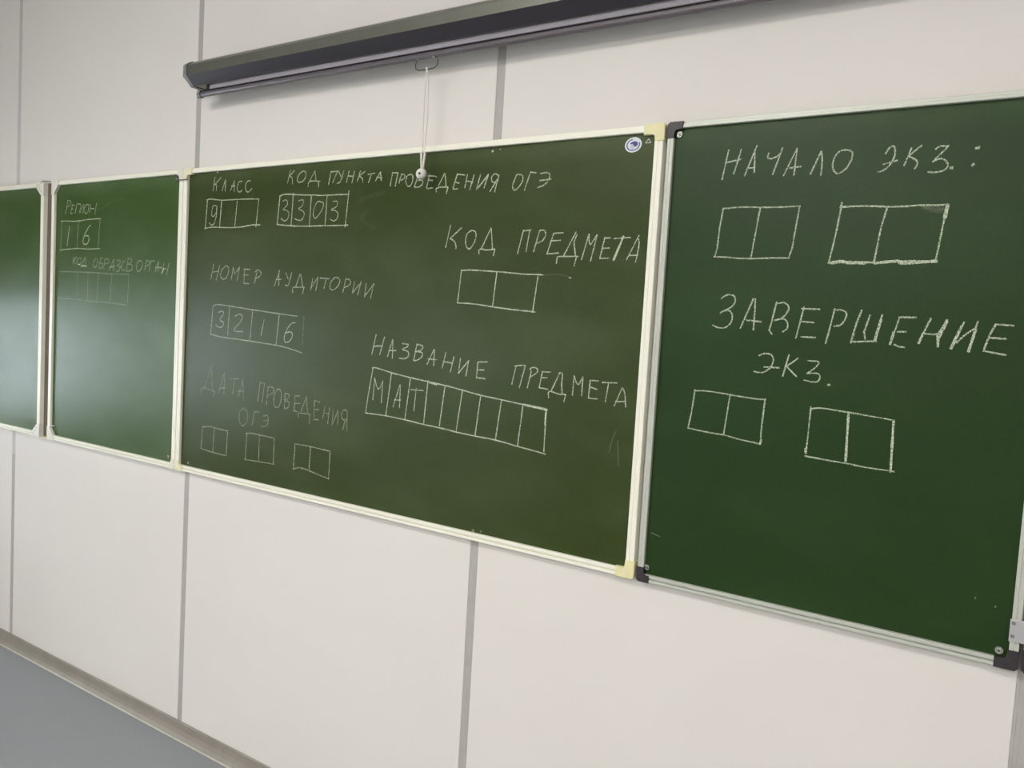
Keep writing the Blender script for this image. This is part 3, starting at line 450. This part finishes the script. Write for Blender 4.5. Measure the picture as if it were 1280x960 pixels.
('word','L',0.55,3.6,'-491,1401 -498,1400 -509,1398 -519,1396 -527,1390 -532,1382 -536,1370 -538,1359 -537,1349 -535,1340 -531,1333 -525,1327 -518,1324 -510,1325 -500,1329 -490,1335 -483,1342 -476,1351 -471,1363 -467,1375 -467,1384 -470,1390 -478,1395 -486,1399 -491,1401|-420,1401 -440,1336|-420,1401 -412,1401 -401,1399 -390,1398 -384,1395 -383,1389 -385,1383 -389,1376 -394,1371 -402,1367 -413,1365 -423,1364 -430,1363|-366,1398 -387,1329|-366,1399 -325,1398|-279,1398 -316,1323|-279,1398 -281,1330|-308,1356 -242,1353|-215,1385 -240,1311|-230,1345 -179,1345|-158,1382 -182,1305'),
('extra','L',0.95,4.2,'-308,1356 -242,1353|-213,1351 -237,1314'),
('boxes','L',0.4,3.4,'-1558,1311 -1500,1311 -1417,1313 -1328,1313 -1237,1312 -1141,1311 -1053,1309 -979,1307 -911,1305 -842,1303 -761,1302 -678,1302 -621,1302|-1580,1110 -1523,1110 -1442,1109 -1362,1107 -1292,1105 -1223,1101 -1153,1099 -1084,1098 -1015,1098 -938,1097 -837,1093 -729,1089 -655,1086|-1307,1297 -1306,1117|-1161,1302 -1160,1106|-1019,1301 -1034,1102|-842,1299 -859,1101|-630,1302 -636,1093'),
('word','R',0.85,3,'3685,1871 3677,1823 3666,1751|3682,1820 3739,1830|3738,1869 3714,1773|3802,1880 3760,1762|3795,1866 3799,1771|3768,1791 3794,1792|3853,1847 3852,1844 3850,1839 3849,1834 3849,1830 3851,1827 3853,1826 3856,1825 3860,1824 3864,1824 3869,1825 3874,1826 3879,1828 3885,1831 3891,1835 3896,1839 3899,1841|3906,1864 3875,1761|3963,1857 3918,1754|3963,1857 3959,1753|3940,1782 3983,1786|4056,1840 4022,1754|4056,1840 4058,1833 4060,1823 4062,1811 4063,1799 4063,1786 4063,1770 4063,1756 4062,1747|4125,1836 4122,1833 4118,1829 4114,1824 4110,1818 4107,1810 4105,1801 4103,1791 4103,1783 4104,1775 4106,1769 4109,1763 4113,1758 4116,1755 4120,1752 4124,1751 4129,1752 4135,1754 4142,1758 4149,1764 4155,1770 4160,1777 4164,1786 4168,1794 4171,1802 4172,1809 4173,1816 4172,1823 4171,1828 4168,1832 4164,1835 4159,1837 4154,1838 4148,1839 4142,1839 4136,1838 4131,1838'),
('word','R',0.85,3,'4290,1815 4292,1819 4295,1825 4298,1831 4301,1835 4304,1838 4308,1840 4312,1841 4315,1841 4318,1839 4320,1835 4321,1830 4322,1824 4322,1818 4322,1810 4321,1803 4319,1795 4316,1787 4312,1780 4307,1772 4302,1766 4297,1761 4292,1757 4286,1754 4282,1751 4278,1750 4274,1750 4271,1750 4269,1751|4284,1776 4332,1788|4377,1830 4357,1768|4410,1837 4369,1801|4369,1801 4374,1798 4381,1794 4388,1790 4394,1786 4397,1783 4399,1780 4400,1777 4401,1774 4400,1769 4398,1763 4396,1757 4394,1753|4457,1820 4459,1822 4463,1825 4467,1828 4472,1830 4478,1830 4486,1829 4493,1828 4498,1828|4496,1827 4492,1822 4487,1815 4480,1808 4474,1801 4468,1794 4462,1787 4456,1781 4452,1776|4452,1776 4456,1778 4462,1781 4468,1784 4474,1785 4479,1785 4484,1783 4489,1780 4493,1777 4496,1773 4499,1769 4501,1764 4502,1759 4501,1755 4499,1751 4496,1747 4491,1744 4486,1741 4478,1739 4471,1738 4464,1737 4457,1737 4450,1738 4443,1739 4439,1740'),
('dot','R',0.9,5,'4510,1750 4516,1750'),
('dot','R',1,4.5,'4585,1814 4595,1816|4578,1754 4583,1759'),
('boxes','R',0.85,3,'3679,1631 3700,1632 3728,1634 3757,1635 3783,1634 3809,1633 3835,1631 3860,1631 3885,1630 3910,1630 3941,1630 3972,1631 3993,1631|3680,1628 3671,1551 3667,1469 3660,1436 3656,1431|3656,1432 3673,1432 3697,1431 3721,1430 3741,1428 3761,1426 3784,1425 3813,1425 3845,1426 3876,1427 3910,1428 3944,1428 3967,1428|3835,1631 3817,1468 3813,1427|3991,1629 3975,1467 3964,1427'),
('boxes','R',0.9,3.2,'4144,1622 4155,1623 4171,1623 4189,1624 4208,1624 4230,1624 4251,1623 4272,1622 4292,1620 4313,1618 4338,1618 4363,1618 4381,1618|4381,1618 4391,1619 4407,1620 4422,1621 4439,1620 4456,1620 4472,1619 4488,1619 4504,1620 4514,1620|4149,1639 4145,1594 4136,1518 4119,1408|4313,1620 4297,1544 4282,1409|4512,1620 4501,1518 4491,1419|4117,1409 4138,1410 4167,1413 4197,1414 4226,1413 4257,1412 4286,1411 4314,1413 4341,1415 4372,1417 4415,1418 4461,1418 4493,1418'),
('extra','R',0.95,6,'4287,1410 4302,1411 4324,1414 4347,1416 4364,1417 4370,1416 4370,1413 4372,1410 4381,1409 4406,1410 4439,1413 4471,1416 4493,1418|4513,1618 4508,1576|4129,1409 4135,1410 4145,1412 4155,1414 4165,1415 4173,1414 4180,1412 4188,1410 4197,1409 4211,1409 4226,1409 4241,1409 4251,1409'),
('faint','R',0.1,7,'4431,1615 4465,1599 4510,1597|4440,1613 4501,1607'),
('word','R',0.85,3,'3702,1259 3705,1262 3710,1267 3716,1271 3722,1274 3729,1276 3738,1276 3745,1275 3752,1273 3756,1269 3759,1264 3761,1258 3761,1252 3760,1246 3757,1239 3753,1232 3747,1226 3739,1220 3729,1215 3719,1210 3712,1207 3707,1203 3704,1201 3703,1200 3701,1198|3712,1207 3717,1208 3724,1209 3732,1211 3738,1210 3743,1208 3747,1203 3750,1198 3753,1193 3754,1186 3754,1177 3752,1169 3750,1161 3746,1155 3740,1149 3734,1143 3727,1140 3720,1137 3711,1137 3703,1137 3695,1138 3688,1140 3682,1143 3676,1145 3672,1147|3836,1262 3791,1139|3844,1262 3846,1217 3846,1135|3815,1174 3874,1170|3931,1252 3917,1169 3910,1138 3923,1121|3931,1245 3937,1246 3945,1248 3953,1250 3961,1250 3966,1248 3972,1245 3976,1241 3979,1237 3980,1232 3981,1227 3980,1222 3978,1217 3975,1210 3971,1203 3966,1197 3960,1191 3952,1186 3942,1182 3933,1179 3927,1177|3929,1179 3935,1180 3944,1183 3953,1185 3961,1186 3967,1185 3972,1182 3976,1179 3979,1174 3981,1169 3982,1162 3982,1155 3981,1149 3978,1144 3973,1140 3968,1136 3965,1134|4040,1236 4030,1179 4018,1112|4031,1229 4100,1229|4030,1179 4083,1176|4037,1118 4092,1118|4156,1233 4145,1165 4133,1098|4156,1228 4161,1229 4167,1229 4175,1230 4181,1229 4187,1227 4193,1224 4198,1220 4201,1215 4201,1210 4200,1204 4198,1197 4196,1191 4193,1186 4190,1180 4186,1175 4181,1171 4176,1169 4169,1167 4163,1166 4159,1165'),
('word','R',0.85,3.2,'4254,1231 4252,1222 4248,1209 4243,1194 4239,1178 4235,1160 4231,1139 4227,1119 4225,1106|4285,1214 4269,1148 4276,1122|4328,1216 4308,1119|4225,1109 4315,1117|4388,1208 4364,1108|4387,1210 4444,1211|4385,1156 4415,1157|4378,1108 4381,1107 4385,1105 4390,1102 4395,1101 4400,1100 4405,1100 4410,1100 4414,1099|4493,1210 4459,1117|4478,1154 4485,1153 4495,1153 4506,1153 4514,1153 4520,1155 4524,1157 4527,1160 4529,1161|4546,1207 4519,1151 4524,1109|4601,1201 4567,1105|4583,1127 4587,1132 4593,1140 4600,1148 4607,1156 4615,1163 4623,1170 4631,1177 4637,1182|4643,1206 4623,1098|4699,1198 4682,1155 4670,1105|4698,1198 4753,1196|4684,1150 4734,1149|4670,1103 4676,1102 4684,1101 4692,1099 4701,1098 4711,1097 4722,1095 4732,1094 4738,1093'),
('extra','R',0.9,4.6,'4232,1141 4225,1106|4325,1197 4310,1119|4372,1153 4364,1108|4546,1202 4523,1136|4523,1131 4524,1109|4595,1189 4567,1105|4639,1177 4623,1098|4471,1153 4461,1119'),
('word','R',0.9,2.8,'3877,1032 3882,1035 3888,1038 3895,1041 3902,1043 3909,1043 3916,1042 3922,1041 3928,1038 3931,1035 3934,1030 3936,1025 3937,1019 3936,1012 3934,1003 3931,995 3927,988 3921,981 3914,974 3906,969 3898,965 3889,964 3878,964 3869,966 3862,966|3901,988 3962,989|3997,1044 3979,957|4034,1033 3991,997|3991,997 4032,960|4071,1026 4078,1026 4087,1026 4097,1026 4104,1026 4109,1025 4112,1023 4113,1022 4114,1019 4112,1015 4110,1011 4106,1006 4102,1001 4095,994 4087,987 4078,980 4073,975|4073,975 4080,976 4090,978 4100,979 4108,979 4114,978 4118,975 4121,972 4122,968 4123,963 4121,958 4119,952 4116,948 4111,945 4105,944 4099,944 4092,943 4085,944 4076,946 4068,947 4063,948'),
('dot','R',1,4.5,'4155,937 4161,938'),
('boxes','R',0.85,2.8,'3616,865 3630,866 3650,868 3674,868 3700,867 3730,865 3761,863 3796,860 3832,858 3863,856 3886,855 3905,856 3918,856|3616,868 3608,773 3597,702|3597,702 3616,701 3642,698 3670,696 3699,694 3730,693 3757,692 3778,689 3796,686 3818,682 3850,679 3885,676 3910,673|3770,861 3755,694|3916,858 3910,723 3912,673'),
('boxes','R',0.85,2.8,'4097,836 4105,839 4117,842 4132,844 4149,844 4168,843 4193,841 4224,839 4259,837 4295,834 4335,831 4375,828 4402,825|4098,845 4094,665|4091,649 4110,647 4137,646 4164,644 4189,643 4214,642 4238,641 4262,640 4285,638 4311,636 4348,635 4389,635 4417,634|4238,840 4242,646|4401,825 4403,721 4404,629'),
('extra','R',0.95,4.6,'4239,836 4244,650|4400,819 4405,635|3913,690 3910,675|4091,677 4092,661'),
('faint','R',0.3,2.5,'3463,220 3506,210'),
('dot','R',0.5,3.5,'4719,223 4720,222|4782,206 4783,205'),
('faint','L',0.05,9,'-1094,1759 -1062,1767 -1015,1777 -964,1789 -916,1800 -869,1811 -819,1822 -775,1832 -744,1839'),
('faint','C',0.045,12,'1660,1688 1648,1678 1630,1663 1616,1647 1615,1632 1635,1619 1668,1605 1703,1594 1726,1586|1596,1742 1608,1745 1625,1748 1645,1753 1667,1757 1694,1763 1725,1769 1753,1775 1773,1779')]
NM = {'word': 'chalk_word', 'boxes': 'chalk_grid', 'number': 'chalk_digits', 'dot': 'chalk_dot', 'line': 'chalk_line', 'faint': 'chalk_trace'}
BD = {'C': cb, 'L': lb, 'R': rb}
def ribbon(bm, pts, w, y, mi):
    fine = []
    for i in range(len(pts)-1):
        (a, b_), (c, d) = pts[i], pts[i+1]; n = max(1, int(math.hypot(c-a, d-b_)/.012))
        for k in range(n): fine.append((a+(c-a)*k/n, b_+(d-b_)*k/n))
    fine.append(pts[-1]); prev = None
    for i, (x, z) in enumerate(fine):
        a, b_ = fine[max(i-1, 0)], fine[min(i+1, len(fine)-1)]
        dx, dz = b_[0]-a[0], b_[1]-a[1]; l = math.hypot(dx, dz) or 1; nx, nz = -dz/l, dx/l
        if i == 0: x -= dx/l*w*.3; z -= dz/l*w*.3
        if i == len(fine)-1: x += dx/l*w*.3; z += dz/l*w*.3
        hw = w*.5*random.uniform(.72, 1.18)
        cur = (bm.verts.new((x+nx*hw, y, ZB+z+nz*hw)), bm.verts.new((x-nx*hw, y, ZB+z-nz*hw)))
        if prev:
            f = bm.faces.new((prev[0], prev[1], cur[1], cur[0])); f.material_index = mi
        prev = cur
items = []
for nm, bd, op, wd, data in CHALK:
    sl = [[tuple(float(v)/2000 for v in q.split(',')) for q in t.split()] for t in data.split('|')]
    if nm == 'extra': items[-1][2].append((op, wd, sl))
    else: items.append([nm, bd, [(op, wd, sl)]])
def split(nm, ly):
    gap = {'word': .030, 'number': .006, 'dot': .006}.get(nm)
    if not gap: return [ly]
    fl = [(op, wd, st_) for op, wd, sl in ly for st_ in sl]
    fl.sort(key=lambda t: min(q[0] for q in t[2])); out = []; hi = None
    for op, wd, st_ in fl:
        a = min(q[0] for q in st_); c = max(q[0] for q in st_)
        if nm == 'dot' or hi is None or a > hi+gap: out.append([])
        hi = c if hi is None or a > hi+gap else max(hi, c)
        out[-1].append((op, wd, [st_]))
    res = []
    for g in out:
        d = {}
        for op, wd, sl in g: d.setdefault((op, wd), []).extend(sl)
        res.append([(k[0], k[1], v) for k, v in d.items()])
    return res
items = [(nm, bd, l2_) for nm, bd, ly in items for l2_ in split(nm, ly)]
for nm, bd, ly in items:
    bm = bmesh.new(); ms = []; k = 0
    for mi, (op, wd, sl) in enumerate(ly):
        ms.append(chalk(op))
        for st_ in sl:
            ribbon(bm, st_, wd/1000*1.0, YSF-.0003-.00002*(k % 9), mi); k += 1
    part(NM[nm], bm, ms, BD[bd])

# ------------------------------------------------------------------ projector screen above the boards
Z = ZB
ps = thing('projector_screen', 'long grey rolled-up projector screen housing on the wall above the chalkboards', 'projector screen', (1.2, 0, ZB+1.24))
sec = [(-.014, 1.2480), (-.014, 1.3120), (-.034, 1.3190), (-.066, 1.3175), (-.0800, 1.3085), (-.0865, 1.3010), (-.0870, 1.2735), (-.0855, 1.2715), (-.0600, 1.2462), (-.0570, 1.2450), (-.0240, 1.2450)]
SX0, SX1 = .098, 2.62
part('housing', prism(bmesh.new(), [(a, Z+b_) for a, b_ in sec], 'x', SX0, SX1), M_HOUS, ps)
part('underside_shade', prism(bmesh.new(), [(-.0868, Z+1.2722), (-.0600, Z+1.2455), (-.0595, Z+1.2448), (-.0607, Z+1.2448), (-.0878, Z+1.2720)], 'x', SX0+.0005, SX1-.0005), M_UNDERSHADE, ps, 'inclined underside of the housing with its shade painted in')  # thin sheet added over the lower face to paint its shade
cy, cz = -.05, 1.282
for a, b_ in ((SX0-.020, SX0), (SX1, SX1+.020)):
    bm = bmesh.new(); prism(bm, [(cy+(q[0]-cy)*1.05, Z+cz+(q[1]-cz)*1.06) for q in sec], 'x', a, b_)
    es = [e for e in bm.edges if all(abs(v.co.x-(a if a < 1 else b_)) < 1e-6 for v in e.verts)]
    bmesh.ops.bevel(bm, geom=es, offset=.004, segments=2, affect='EDGES')
    part('end_cap', bm, M_CAP, ps)
    x = b_ if a < 1 else a
    part('cap_seal', prism(bmesh.new(), [(cy+(q[0]-cy)*1.02, Z+cz+(q[1]-cz)*1.02) for q in sec], 'x', x-.0005, x+.0025), M_BLACK, ps)
for x in (.25, 2.4):
    part('wall_bracket', B(x-.02, x+.02, -.0145, -.0005, Z+1.255, Z+1.31, bev=.001), M_BLACK, ps)
part('screen_fabric', B(.166, 2.55, -.0515, -.0500, Z+1.226, Z+1.2465), M_FAB, ps)
part('stop_tab', B(.156, .166, -.056, -.046, Z+1.228, Z+1.247), M_BLACK, ps)
bar = bmesh.new(); rb_ = .0092; n = 18
ysec = [(-.0508+.0085*math.cos(2*math.pi*k/n), Z+1.2185+rb_*math.sin(2*math.pi*k/n)) for k in range(n)]
prism(bar, ysec, 'x', .128, 2.585); br = part('bottom_bar', bar, M_BAR, ps)
part('slot', B(.128, 2.585, -.0605, -.055, Z+1.2258, Z+1.2275), M_BLACK, ps)
bc = bmesh.new(); prism(bc, [(-.0508+.0098*math.cos(2*math.pi*k/n), Z+1.2180+.0105*math.sin(2*math.pi*k/n)) for k in range(n)], 'x', .113, .1275)
part('bar_cap', bc, M_CAP, ps)
bc = bmesh.new(); prism(bc, [(-.0508+.0100*math.cos(2*math.pi*k/n), Z+1.2180+.0107*math.sin(2*math.pi*k/n)) for k in range(n)], 'x', .1275, .1295)
part('bar_cap_seal', bc, M_BLACK, ps)
lp = [(1.0245, 1.2105), (1.0170, 1.2050), (1.0150, 1.1960), (1.0175, 1.1865), (1.0260, 1.1828), (1.0520, 1.1815), (1.0770, 1.1828), (1.0850, 1.1870), (1.0885, 1.1950), (1.0870, 1.2060), (1.0780, 1.2105)]
hd = part('pull_handle', tube(bmesh.new(), [(a, -.055, Z+b_) for a, b_ in lp], .0013, 8), M_WIRE, ps, 'dark wire pull loop')
for x in (1.0250, 1.0770):
    part('ferrule', tube(bmesh.new(), [(x-.004, -.0565, Z+1.2100), (x+.004, -.0565, Z+1.2100)], .0024, 8), M_STEEL, hd)
part('cord_knot', tube(bmesh.new(), [(1.0500, -.0552, Z+1.1860), (1.0545, -.0552, Z+1.1850), (1.0535, -.0552, Z+1.1760)], .0027, 8), M_CORD, ps)
for ln in ([(1.0520, 1.1850), (1.0505, 1.1362), (1.0505, 1.0564), (1.0525, .9760), (1.0485, .9690), (1.0495, .9522), (1.0530, .9338)],
           [(1.0555, 1.1850), (1.0620, 1.1348), (1.0635, 1.0551), (1.0575, .9757), (1.0612, .9680), (1.0608, .9514), (1.0565, .9335)]):
    part('pull_cord', tube(bmesh.new(), [(a, -.055, Z+b_) for a, b_ in ln], .0013, 8), M_CORD, ps, smooth=True)
for a, b_ in ((1.0487, .9680), (1.0610, .9680)):
    part('cord_end', tube(bmesh.new(), [(a, -.0545, Z+b_+.006), (a+(1.0545-a)*.25, -.0545, Z+b_-.012), (a+(1.0545-a)*.6, -.0545, Z+b_-.034)], .0030, 8), M_CORD, ps, smooth=True)
bm = bmesh.new(); bmesh.ops.create_uvsphere(bm, u_segments=28, v_segments=16, radius=.0148)
bmesh.ops.scale(bm, vec=(1.05, .8, .95), verts=bm.verts[:]); bmesh.ops.translate(bm, vec=(1.0530, -.055, Z+.9210), verts=bm.verts[:])
bl = part('cord_ball', bm, M_BALL, ps, 'grey plastic ball with a small dark hole', smooth=True)
d = (cam.location-Vector((1.053, -.055, Z+.921))).normalized()
hv = Vector((.30, -.94, -.08)).normalized()
c0 = Vector((1.053, -.055, Z+.921))
part('hole', tube(bmesh.new(), [c0+hv*.0095, c0+hv*.0136], .0030, 12), M_WASH, bl)
for o in bpy.data.objects:
    if '_o' in o: del o['_o']
